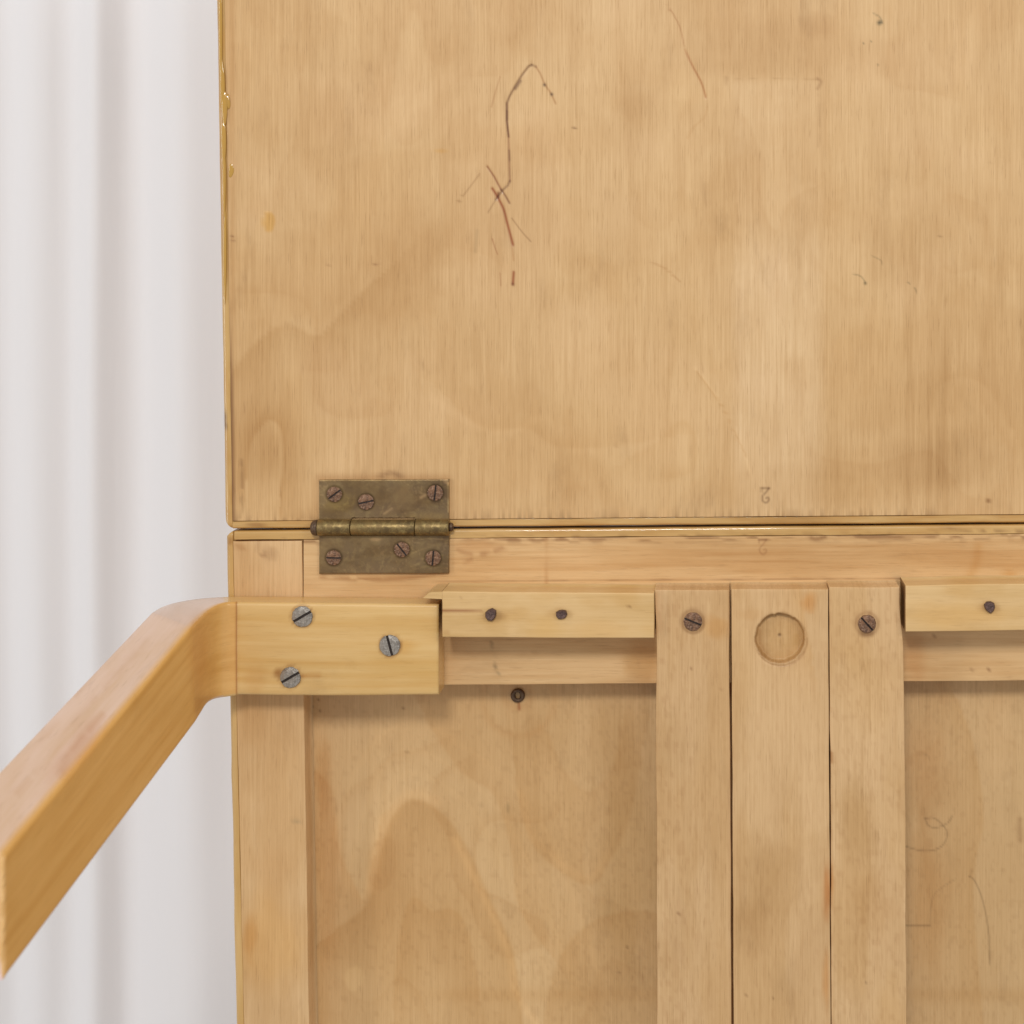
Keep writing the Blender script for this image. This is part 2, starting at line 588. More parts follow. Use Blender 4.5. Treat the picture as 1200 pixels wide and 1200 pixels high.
# ------------------------------------------------------------------ curtain behind
def build_curtain():
    m = bpy.data.materials.new('white_cloth')
    m.use_nodes = True
    nt = m.node_tree
    b = nt.nodes['Principled BSDF']
    b.inputs['Base Color'].default_value = (0.89, 0.865, 0.865, 1)
    b.inputs['Roughness'].default_value = 0.62
    b.inputs['Sheen Weight'].default_value = 0.15
    tc = node(nt, 'ShaderNodeTexCoord')
    mp = node(nt, 'ShaderNodeMapping')
    mp.inputs['Scale'].default_value = (40, 40, 2.0)
    n = node(nt, 'ShaderNodeTexNoise')
    n.inputs['Scale'].default_value = 1
    n.inputs['Detail'].default_value = 4
    nt.links.new(tc.outputs['Object'], mp.inputs[0])
    nt.links.new(mp.outputs[0], n.inputs['Vector'])
    bp = node(nt, 'ShaderNodeBump')
    bp.inputs['Strength'].default_value = 0.25
    bp.inputs['Distance'].default_value = 0.004
    nt.links.new(n.outputs[0], bp.inputs['Height'])
    nt.links.new(bp.outputs[0], b.inputs['Normal'])
    yc = 0.30
    xs = np.linspace(-1400, 2600, 900)
    ys = np.linspace(-1200, 2400, 70)
    X, Y = np.meshgrid(xs, ys)
    d = np.zeros_like(X)
    # the folds the photo shows, then irregular ones on either side
    folds = [(112, 17, -11), (156, 30, 14), (218, 36, -13), (76, 18, 5), (44, 26, -6), (4, 26, 7), (300, 34, 3)]
    rnd = random.Random(8)
    x = 330
    while x < 2600:
        folds.append((x, rnd.uniform(22, 46), rnd.uniform(-12, 10)))
        x += rnd.uniform(40, 70)
    x = -40
    while x > -1400:
        folds.append((x, rnd.uniform(22, 46), rnd.uniform(-12, 10)))
        x -= rnd.uniform(40, 70)
    for i, (cx, w_, a) in enumerate(folds):
        cxx = cx + (Y - 400) * rnd.uniform(-0.02, 0.02) + 10 * (vnoise(Y / 500, Y * 0 + i, 5) - .5)
        aa = a * (0.75 + 0.5 * vnoise(Y / 420, Y * 0 + i, 15))
        d += aa * np.exp(-((X - cxx) / w_) ** 2)
    d += 2.0 * (fbm(X / 60, Y / 700, 41) - .5)
    d += 1.3 * np.exp(-(((X - 200) + (Y - 1028) * .8) / 16) ** 2 - ((Y - 1028) / 10) ** 2)
    P = W(X, Y, yc)
    P[..., 1] += d * S0 * 1.4
    idx = np.arange(X.size).reshape(X.shape)
    V = P.reshape(-1, 3)
    n0 = len(V)
    Fc = np.stack([idx[:-1, :-1], idx[1:, :-1], idx[1:, 1:], idx[:-1, 1:]], -1).reshape(-1, 4).tolist()
    V2 = V + np.array([0, 0.0015, 0])
    F2 = [[q + n0 for q in f[::-1]] for f in Fc]
    loop = list(idx[0, ::-1]) + list(idx[1:, 0]) + list(idx[-1, 1:]) + list(idx[-2:0:-1, -1])
    side = [[loop[(i + 1) % len(loop)], loop[i], loop[i] + n0, loop[(i + 1) % len(loop)] + n0] for i in range(len(loop))]
    o = mesh_obj('curtain', np.concatenate([V, V2]), Fc + F2 + side, m)
    o['label'] = 'white cloth curtain hanging in soft vertical folds behind the wooden table'
    o['category'] = 'curtain'


build_curtain()

# ------------------------------------------------------------------ the folding table
table = bpy.data.objects.new('folding_table', None)
link(table)
table.location = W(272, 620, 0)
table['label'] = 'old blond wooden folding table seen from below, brass hinge joining its two halves'
table['category'] = 'table'

# ---- upper leaf
TWO = [(-4.2, -8.5), (4.2, -8.5)]


def stamp_two(p, cx, cy, w_, col, k, sc=1.0):
    """a 2 struck upside down"""
    q = lambda pts: [(cx + x * sc, cy + y * sc) for x, y in pts]
    p.stroke(q([(-4.5, -8.5), (4.5, -8.5)]), w_ * 1.2, col, k, curve=False)
    p.stroke(q([(-4.6, -8.5), (-4.6, -4.5)]), w_, col, k, curve=False)
    p.stroke(q([(3.8, -8), (0.5, -3.5), (-3, 0.5), (-3.8, 4.5), (-1.5, 8), (2, 8), (4, 5), (3.2, 2.6), (1.0, 3.2)]), w_ * 1.15, col, k)


def paint_leaf(p):
    X, Y = p.X, p.Y
    wx = 70 * (fbm(X / 120, Y / 160, 201) - .5)
    wy = 90 * (fbm(X / 110, Y / 140, 203) - .5)
    n = fbm((X + wx) / 150, (Y + wy) / 110, 205, 5)
    p.mix(smooth(0.44, 0.70, n) * 0.42, (0.88, 0.81, 0.70))
    p.mix(smooth(0.55, 0.75, 1 - n) * 0.5, (1.05, 1.06, 1.12))
    n = fbm((X + wx * .6) / 34, (Y + wy) / 60, 207, 4)
    p.mix(smooth(0.5, 0.7, n) * 0.20, (0.88, 0.80, 0.68))
    p.cloud(45, 60, 0.14, 11, (0.84, 0.78, 0.68))
    p.figure(260, 420, 5, 0.22, 21)
    p.figure(140, 260, 3, 0.20, 51)
    # long dark grain streaks, stronger to the right and in the lower half
    st = fbm(X / 14, Y / 240, 61, 3)
    amp = 0.12 + 0.34 * smooth(930, 1040, X) * smooth(120, 500, Y)
    p.mix(smooth(0.52, 0.76, st) * amp, (0.76, 0.68, 0.56))
    # rotary-cut arches on the lower left
    p.edge([(272, 440), (300, 405), (335, 382), (372, 396), (400, 370), (440, 330)], 46, (0.84, 0.77, 0.66), 0.65, 1)
    p.edge([(288, 560), (292, 520), (312, 491), (330, 500), (334, 540), (330, 580)], 30, (0.80, 0.71, 0.58), 0.75, -1)
    p.blob(312, 535, 20, 42, (0.80, 0.72, 0.60), 0.55)
    p.blob(300, 400, 24, 60, (0.88, 0.82, 0.72), 0.5)
    p.stroke([(510, 470), (560, 500), (600, 505), (640, 490), (665, 525), (700, 530)], 5, (1.05, 1.06, 1.08), 0.8)
    p.edge([(530, 470), (570, 500), (620, 500), (650, 520), (700, 522), (760, 515)], 60, (0.93, 0.89, 0.82), 0.6, -1)
    p.edge([(440, 240), (452, 120), (480, 10), (505, 60), (516, 160), (522, 260)], 40, (0.90, 0.84, 0.76), 0.5, -1)
    p.blob(480, 290, 45, 60, (0.90, 0.84, 0.76), 0.5)
    p.blob(380, 150, 40, 60, (0.91, 0.86, 0.78), 0.5)
    p.blob(640, 170, 90, 30, (0.93, 0.88, 0.80), 0.5)
    p.blob(930, 60, 130, 38, (0.86, 0.80, 0.72), 0.55)
    p.blob(960, 28, 24, 16, (0.80, 0.72, 0.62), 0.6)
    p.blob(745, 125, 34, 60, (0.87, 0.82, 0.75), 0.5)
    p.blob(1110, 540, 80, 40, (0.82, 0.76, 0.68), 0.6)
    p.blob(990, 570, 120, 30, (0.86, 0.80, 0.70), 0.5)
    p.edge([(1090, 480), (1100, 450), (1130, 440), (1160, 455), (1185, 500)], 26, (0.88, 0.83, 0.75), 0.5, -1)
    p.blob(800, 530, 24, 30, (1.05, 1.07, 1.10), 0.9)
    p.edge([(735, 540), (770, 520), (800, 495), (815, 520), (810, 550), (780, 560)], 18, (0.90, 0.85, 0.76), 0.5, 1)
    # paler strip where another batten once sat, with dark dirt at its top corners
    m = smooth(852, 868, X) * (1 - smooth(952, 972, X)) * smooth(88, 100, Y)
    p.mix(m * (0.5 + 0.5 * smooth(250, 340, Y)) * (1 - 0.4 * smooth(530, 600, Y)), (1.09, 1.145, 1.27))
    p.stroke([(850, 93), (905, 92), (962, 93)], 1.0, (0.72, 0.66, 0.58), 0.45, 0.6)
    p.stroke([(852, 91), (853, 98)], 2, (0.6, 0.52, 0.45), 0.5)
    p.stroke([(958, 92), (962, 96), (958, 104)], 1.9, (0.55, 0.44, 0.35), 0.55)
    p.stroke([(959, 110), (960, 140), (959, 172)], 1.0, (0.62, 0.54, 0.46), 0.45, 0.6)
    p.stroke([(866, 100), (862, 200), (866, 320), (863, 520)], 2.0, (0.86, 0.80, 0.72), 0.35, 0.4)
    p.edge([(873, 140), (888, 180), (893, 245), (910, 272), (925, 240), (950, 222)], 22, (0.88, 0.82, 0.74), 0.5, 1)
    p.blob(960, 255, 28, 28, (0.93, 0.88, 0.80), 0.4)
    # the big kinked crack
    BR, RD = (0.30, 0.20, 0.17), (0.50, 0.22, 0.12)
    p.stroke([(623, 76), (619, 78), (611, 89), (603, 102), (597, 113), (594, 121), (594, 128), (594, 142), (596, 160)], 1.35, BR, 0.80, curve=False)
    p.stroke([(610, 95), (604, 104)], 1.8, (0.26, 0.17, 0.15), 0.7, curve=False)
    p.stroke([(594, 130), (594, 142), (596, 160), (596.5, 180), (597, 200), (597.5, 213)], 1.15, (0.46, 0.30, 0.25), 0.75, curve=False)
    p.stroke([(596.5, 176), (597, 188)], 1.2, BR, 0.5, curve=False)
    p.stroke([(594, 121), (594.2, 140)], 1.3, (0.38, 0.18, 0.10), 0.5, curve=False)
    p.stroke([(623, 76), (628, 78)], 1.5, (0.40, 0.30, 0.24), 0.6, curve=False)
    p.stroke([(628, 78), (633, 86), (638, 98), (646, 110), (651, 121)], 1.2, (0.62, 0.46, 0.32), 0.7, curve=False)
    p.specks([(638, 99.5), (646.5, 110.5)], 1.9, (0.14, 0.12, 0.12), 0.9)
    p.stroke([(597.5, 212), (595.5, 217), (590, 222), (585, 228), (581, 234)], 1.3, BR, 0.7, curve=False)
    p.stroke([(581, 234), (576, 242), (572, 249)], 0.9, (0.5, 0.4, 0.32), 0.6, curve=False)
    p.stroke([(571, 195), (579, 207), (587, 222)], 1.2, (0.44, 0.24, 0.15), 0.85, curve=False)
    p.stroke([(587, 222), (592, 229), (597, 238)], 1.3, (0.36, 0.22, 0.16), 0.8, curve=False)
    p.stroke([(584, 226), (584, 231)], 1.8, (0.4, 0.2, 0.12), 0.8, curve=False)
    p.stroke([(577, 221), (583, 231), (590, 245), (594, 260), (599, 279), (601, 287)], 1.7, RD, 0.95)
    p.stroke([(602, 319), (601, 333)], 1.7, RD, 0.95)
    p.specks([(601, 333)], 1.8, (0.3, 0.18, 0.12), 0.7)
    p.stroke([(537, 237), (550, 220), (562, 204)], 0.9, (0.55, 0.45, 0.36), 0.6)
    p.stroke([(600, 256), (612, 272), (622, 283)], 0.9, (0.50, 0.40, 0.32), 0.6)
    p.stroke([(577, 280), (580, 290), (583, 298)], 0.8, RD, 0.5)
    p.stroke([(586, 320), (587, 335)], 0.8, RD, 0.4)
    p.stroke([(586, 90), (580, 110), (576, 125)], 0.9, (0.60, 0.42, 0.28), 0.5)
    p.stroke([(600, 290), (602, 305)], 1.2, (0.7, 0.5, 0.35), 0.4)
    p.stroke([(559, 270), (557, 295)], 2.0, (0.72, 0.74, 0.74), 0.5)
    p.specks([(673, 150)], 1.3, (0.3, 0.2, 0.15), 0.8)
    # red line to the right
    p.stroke([(782, 5), (796, 30), (802, 55)], 0.9, (0.62, 0.42, 0.28), 0.6)
    p.stroke([(803, 59), (812, 78), (822, 97), (827, 114)], 1.1, (0.64, 0.38, 0.24), 0.8)
    p.blob(805, 105, 26, 24, (1.05, 1.06, 1.06), 0.7)
    # green-black ink specks
    INK = (0.20, 0.24, 0.20)
    p.stroke([(1024, 16), (1031, 20), (1034, 27)], 1.0, INK, 0.45)
    p.specks([(1032, 26), (1030, 27)], 2.4, INK, 0.85)
    p.specks([(1012, 51), (1029, 76), (1021, 49)], 1.1, INK, 0.7)
    p.stroke([(1000, 321), (1009, 324), (1014, 331)], 0.9, INK, 0.45)
    p.specks([(1014, 332)], 1.8, INK, 0.85)
    p.stroke([(1022, 300), (1032, 305), (1034, 310)], 0.8, INK, 0.35)
    p.stroke([(1064, 331), (1071, 336), (1074, 342)], 1.0, INK, 0.45, 0.4)
    p.specks([(1159, 191), (1101, 277)], 1.3, (0.4, 0.3, 0.22), 0.6)
    p.specks([(384, 311), (440, 310), (443, 309)], 1.3, (0.4, 0.25, 0.2), 0.6)
    # pale pressed line
    p.stroke([(815, 432), (830, 452), (845, 474), (858, 500), (872, 530), (881, 560)], 1.8, (1.10, 1.12, 1.14), 0.8)
    p.stroke([(817, 436), (832, 456), (847, 478), (860, 504), (874, 534)], 1.1, (0.76, 0.66, 0.54), 0.6)
    p.stroke([(765, 308), (780, 315), (797, 330)], 1.0, (0.75, 0.62, 0.5), 0.6)
    p.stroke([(806, 162), (812, 150), (825, 138), (829, 125)], 1.4, (0.86, 0.76, 0.64), 0.4)
    p.stroke([(720, 508), (721, 524)], 1.0, (0.5, 0.38, 0.3), 0.6)
    # yellow varnish spots
    p.blob(315.5, 260, 7.5, 12.5, (0.98, 0.86, 0.50), 0.9, rough=0.15, hard=3)
    p.stroke([(309, 253), (312, 249), (317, 248)], 0.9, (1.25, 1.25, 1.2), 0.6)
    p.blob(517, 177, 9, 3.2, (0.98, 0.86, 0.55), 0.7)
    p.blob(1159, 587, 3, 3, (0.45, 0.33, 0.24), 0.8)
    # dirt along the edges and above the hinge
    xe = 256.0 + 16.4 * (Y + 500) / 1110
    p.mix(np.exp(-((X - xe - 0.4) / 0.8) ** 2) * smooth(330, 470, Y) * 0.75, (0.28, 0.18, 0.12))
    p.stroke([(272, 0), (272, 610)], 4, (0.80, 0.68, 0.52), 0.5, curve=False)
    p.stroke([(283, 540), (284, 575), (282, 600)], 2.2, (0.45, 0.38, 0.32), 0.5, 0.5)
    p.specks([(273, 277), (274, 282)], 1.4, (0.35, 0.2, 0.15), 0.7)
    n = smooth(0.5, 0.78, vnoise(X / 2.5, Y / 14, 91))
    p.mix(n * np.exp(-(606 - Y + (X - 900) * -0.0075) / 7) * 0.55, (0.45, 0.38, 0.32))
    p.stroke([(375, 560), (525, 560)], 5, (0.66, 0.54, 0.42), 0.5, curve=False)
    p.stroke([(446, 558), (458, 554), (470, 558)], 3, (0.42, 0.32, 0.26), 0.55)
    p.stroke([(371, 566), (371, 606)], 4, (0.78, 0.68, 0.56), 0.5, curve=False)
    p.stroke([(529, 566), (529, 606)], 3, (0.80, 0.70, 0.58), 0.5, curve=False)
    p.blob(350, 585, 22, 25, (1.05, 1.06, 1.08), 0.6)
    p.blob(343, 490, 25, 60, (1.05, 1.06, 1.07), 0.6)
    stamp_two(p, 897, 580.5, 1.15, (0.42, 0.36, 0.32), 0.75)


SLX = lambda y: (y - 0) * (267 - 253.0) / 616.0        # lean of the left edge


def leaf_height(PX, PY):
    """cracks bite into the face, the pressed line stands a little proud"""
    q = Paint(PX, PY)
    h = np.zeros_like(PX)
    for pts, dp, w_ in (([(623, 76), (611, 89), (594, 121), (594, 142), (597, 200), (597.5, 213), (581, 234)], 0.00022, 1.1),
                        ([(577, 221), (583, 231), (590, 245), (594, 260), (601, 287)], 0.00025, 1.3),
                        ([(571, 195), (579, 207), (597, 238)], 0.0002, 1.1),
                        ([(803, 59), (812, 78), (827, 114)], 0.00015, 1.2),
                        ([(815, 432), (845, 474), (858, 500), (872, 530), (881, 560)], -0.0002, 2.2)):
        h += dp * np.exp(-(q.dist([np.array(a, float) for a in pts]) / w_) ** 2)
    return h


def gapy(x):
    """height of the joint between the two halves at photo x"""
    return 620.6 - (x - 272) * 0.0079


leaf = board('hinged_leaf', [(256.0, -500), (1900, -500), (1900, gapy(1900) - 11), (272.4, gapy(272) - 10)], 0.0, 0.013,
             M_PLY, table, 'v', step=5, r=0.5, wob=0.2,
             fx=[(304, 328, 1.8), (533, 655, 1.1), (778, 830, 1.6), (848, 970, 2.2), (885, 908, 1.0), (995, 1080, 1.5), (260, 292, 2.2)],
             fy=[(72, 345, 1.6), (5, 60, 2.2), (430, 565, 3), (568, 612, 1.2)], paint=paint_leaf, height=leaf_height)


def paint_lip_l(p):
    p.cloud(12, 50, 0.6, 5, (0.80, 0.66, 0.42))
    for y in (50, 118, 160, 205, 240):
        p.blob(262, y, 5, 22, (1.0, 0.86, 0.52), 0.6)
    p.stroke([(264, 484), (263, 493), (265, 502)], 2.4, (0.25, 0.18, 0.12), 0.8)
    p.specks([(252, 30), (252, 46)], 1.6, (0.4, 0.28, 0.18), 0.7)


def lip_corner(px, py):
    # the strip is sawn to a soft corner at its lower end
    t = smooth(606, 620, py)
    lim = 263.5 + (np.clip((py - 606) / 13.5, 0, 1) ** 2.2) * 8.0
    return np.maximum(px, np.where(py > 604, lim, px)), py


board('edge_strip', [(244.4, -500), (256.8, -500), (272.6, 619.6), (263.2, 619.6)], 0.0003, 0.0135,
      M_LIP, leaf, 'v', step=6, r=6.5, sides='lb', wob=0.5, paint=paint_lip_l, warp=lip_corner, fy=[(590, 620, 1.2)])


def paint_lip_b(p):
    p.cloud(60, 6, 0.6, 8, (0.84, 0.70, 0.50))
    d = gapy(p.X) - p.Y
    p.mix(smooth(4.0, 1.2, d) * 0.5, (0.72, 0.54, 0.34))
    p.blob(300, 615, 14, 3, (0.55, 0.40, 0.25), 0.7)


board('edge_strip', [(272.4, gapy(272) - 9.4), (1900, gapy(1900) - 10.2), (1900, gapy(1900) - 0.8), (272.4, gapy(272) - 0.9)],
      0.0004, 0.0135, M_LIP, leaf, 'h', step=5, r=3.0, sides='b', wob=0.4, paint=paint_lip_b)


def drip(cx, cy, rx, ry, h, y, name='varnish_drip', seed=0):
    V, Fc = [], []
    N, Rg = 20, 6
    rnd = random.Random(seed)
    ph = rnd.uniform(0, 6)
    for j in range(Rg):
        t = j / Rg * math.pi / 2
        for k in range(N):
            a = 2 * math.pi * k / N
            w_ = 1 + 0.12 * math.sin(2 * a + ph) + 0.07 * math.sin(3 * a + 2 * ph)
            p = W(cx + rx * w_ * math.cos(t) * math.cos(a), cy + ry * w_ * math.cos(t) * math.sin(a), y)
            V.append((p.x, y - h * S0 * math.sin(t), p.z))
    p = W(cx, cy, y)
    V.append((p.x, y - h * S0, p.z))
    for j in range(Rg - 1):
        for k in range(N):
            a, b = j * N + k, j * N + (k + 1) % N
            Fc.append([b, a, a + N, b + N])
    top = (Rg - 1) * N
    for k in range(N):
        Fc.append([top + (k + 1) % N, top + k, len(V) - 1])
    Fc.append(list(range(N)))
    return mesh_obj(name, V, Fc, M_DRIP, leaf)


for i, a in enumerate([(258.5, 40, 2.6, 52, 1.6), (260.5, 100, 2.8, 34, 1.8), (266.5, 119, 3.8, 8.5, 1.8), (263.0, 126, 3.2, 24, 1.8),
                       (262.0, 168, 2.8, 30, 1.6), (270.8, 200, 3.4, 7.5, 0.8), (262.8, 215, 2.4, 34, 1.4), 
                       (263.5, 300, 1.8, 60, 0.9)]):
    drip(a[0], a[1], a[2], a[3], a[4], -0.0004 if a[0] < 264 else 0.0, seed=i)

# ---- lower frame: lippings, stile, rail, inner panel
def paint_lip_b2(p):
    p.cloud(70, 5, 0.5, 18, (0.84, 0.70, 0.48))
    n = smooth(0.55, 0.8, vnoise(p.X / 9, p.Y / 3, 31))
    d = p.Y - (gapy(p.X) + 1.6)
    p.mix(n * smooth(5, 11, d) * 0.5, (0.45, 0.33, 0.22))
    p.stroke([(1105, 619), (1140, 622), (1200, 623)], 2, (0.35, 0.25, 0.18), 0.6, 0.5)




def paint_rail(p):
    X, Y = p.X, p.Y
    p.cloud(160, 28, 0.40, 23, (0.86, 0.76, 0.62))
    st = fbm(X / 150, Y / 2.6 + X / 300, 25, 3)
    p.mix(smooth(0.5, 0.75, st) * 0.35, (0.80, 0.68, 0.52))
    # dirty joint under the lipping
    yj = gapy(X) + 13
    n = smooth(0.45, 0.75, vnoise(X / 14, Y / 3, 33))
    p.mix(np.exp(-np.abs(Y - yj - 2) / 3.0) * n * 0.8, (0.42, 0.30, 0.22))
    # dark line where the battens meet the rail
    yl = 681.4 - (X - 500) * 0.0065
    p.mix(np.exp(-((Y - yl) / 0.9) ** 2) * smooth(495, 530, X) * (0.35 + 0.65 * vnoise(X / 12, Y * 0, 35)) * 0.75, (0.40, 0.27, 0.22))
    p.mix(np.exp(-((Y - yl - 2.2) / 1.2) ** 2) * smooth(530, 560, X) * 0.5, (1.12, 1.1, 1.08))
    # stains by the hinge
    p.stroke([(376, 676), (420, 679), (470, 678), (510, 672), (536, 662)], 3.0, (0.58, 0.42, 0.30), 0.65, 0.3)
    p.stroke([(536, 645), (560, 650), (590, 642), (540, 660)], 3.0, (0.60, 0.44, 0.34), 0.5, 0.4)
    p.blob(560, 640, 30, 9, (0.78, 0.62, 0.48), 0.5)
    p.stroke([(530, 632), (600, 631), (680, 630)], 2.5, (0.55, 0.40, 0.28), 0.5, 0.5)
    p.blob(640, 655, 60, 8, (1.04, 1.04, 1.04), 0.7)
    p.stroke([(641, 630), (642, 655), (640, 684)], 1.6, (0.72, 0.54, 0.40), 0.5)
    p.edge([(530, 660), (640, 668), (800, 660), (900, 668), (1100, 660), (1250, 672)], 16, (0.88, 0.78, 0.64), 0.5, -1)
    p.edge([(700, 640), (850, 648), (1000, 640), (1200, 652)], 14, (0.88, 0.78, 0.64), 0.45, 1)
    p.stroke([(950, 630), (957, 632), (966, 629)], 3.2, (0.40, 0.28, 0.20), 0.65, 0.2)
    p.stroke([(980, 628), (1100, 627)], 1.2, (0.45, 0.32, 0.25), 0.5)
    n = smooth(0.5, 0.75, vnoise(X / 8, Y / 4, 37))
    p.mix(n * np.exp(-((Y - 628) / 6) ** 2) * smooth(1085, 1120, X) * 0.6, (0.40, 0.30, 0.22))
    p.stroke([(1146, 640), (1144, 660), (1136, 676)], 5, (0.86, 0.70, 0.45), 0.5)
    p.blob(1183, 672, 10, 5, (0.88, 0.72, 0.5), 0.7)
    stamp_two(p, 894, 641, 1.0, (0.62, 0.50, 0.45), 0.55)
    # lower part, below the battens
    p.stroke([(576, 752), (580, 775), (583, 800)], 1.1, (0.45, 0.42, 0.40), 0.6, 0.3)
    p.specks([(582, 783), (584, 790), (581, 782)], 1.4, (0.30, 0.34, 0.34), 0.6)
    p.stroke([(520, 765), (600, 764), (640, 767)], 0.9, (0.62, 0.42, 0.32), 0.5, 0.4)
    p.specks([(1094, 745), (738, 781), (1139, 786), (1141, 786), (1159, 785), (748, 778)], 1.4, (0.35, 0.22, 0.16), 0.7)
    p.blob(750, 775, 22, 26, (0.82, 0.68, 0.45), 0.6)
    p.blob(1072, 770, 14, 30, (0.90, 0.76, 0.62), 0.6)


rail = board('top_rail', [(355.6, gapy(355) + 12.6), (1900, gapy(1900) + 12.6), (1900, 792), (355.6, 804)], 0.0, 0.0148,
             M_RAIL, table, 'h', step=4, r=0.7, wob=0.35, fx=[(878, 906, 1.2)], fy=[(625, 665, 1.4), (674, 686, 1.2)],
             paint=paint_rail)
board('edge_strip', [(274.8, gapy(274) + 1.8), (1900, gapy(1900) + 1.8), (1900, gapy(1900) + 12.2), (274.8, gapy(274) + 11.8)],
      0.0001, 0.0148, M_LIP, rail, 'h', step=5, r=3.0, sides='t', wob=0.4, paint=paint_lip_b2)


def paint_stile(p):
    X, Y = p.X, p.Y
    p.cloud(40, 130, 0.45, 43, (0.86, 0.76, 0.60))
    p.blob(318, 650, 10, 8, (0.50, 0.40, 0.32), 0.35)
    p.stroke([(303, 634), (304, 648), (310, 652), (312, 640)], 1.6, (0.5, 0.4, 0.34), 0.5)
    p.stroke([(277, 640), (285, 642)], 3, (0.6, 0.42, 0.25), 0.5)
    p.blob(347, 962, 7, 3.5, (0.72, 0.78, 0.84), 0.7)
    p.blob(310, 1110, 45, 60, (1.0, 0.90, 0.68), 0.7)
    p.blob(293, 1100, 8, 26, (0.88, 0.70, 0.42), 0.6)
    p.blob(295, 830, 20, 50, (0.86, 0.78, 0.66), 0.5)
    p.blob(320, 1020, 26, 30, (0.92, 0.84, 0.74), 0.4)
    p.specks([(345, 898), (350, 905), (335, 880)], 1.1, (0.4, 0.28, 0.2), 0.6)


stile = board('stile', [(273.1, 634.3), (353.9, 633.9), (369.5, 1700), (297.2, 1700)], 0.0002, 0.0148, M_STAVE, table, 'v', step=4, r=0.8,
              paint=paint_stile, wob=0.6)


def lip2_corner(px, py):
    lim = 272.6 - np.clip((py - 622.5) / 7.0, 0, 1) ** 0.8 * 8.5
    return np.maximum(px, np.where(py < 632, lim, px)), py


board('edge_strip', [(264.6, 622.6), (272.7, 622.6), (297.1, 1700), (285.8, 1700)], 0.0007, 0.0148, M_LIP, stile, 'v', step=6, r=5.0,
      wob=0.9, sides='lt', warp=lip2_corner, fy=[(620, 640, 1.2)],
      paint=lambda p: (p.cloud(10, 70, 0.4, 9, (0.86, 0.78, 0.50)), p.blob(270, 634, 5, 6, (0.6, 0.42, 0.22), 0.6)))


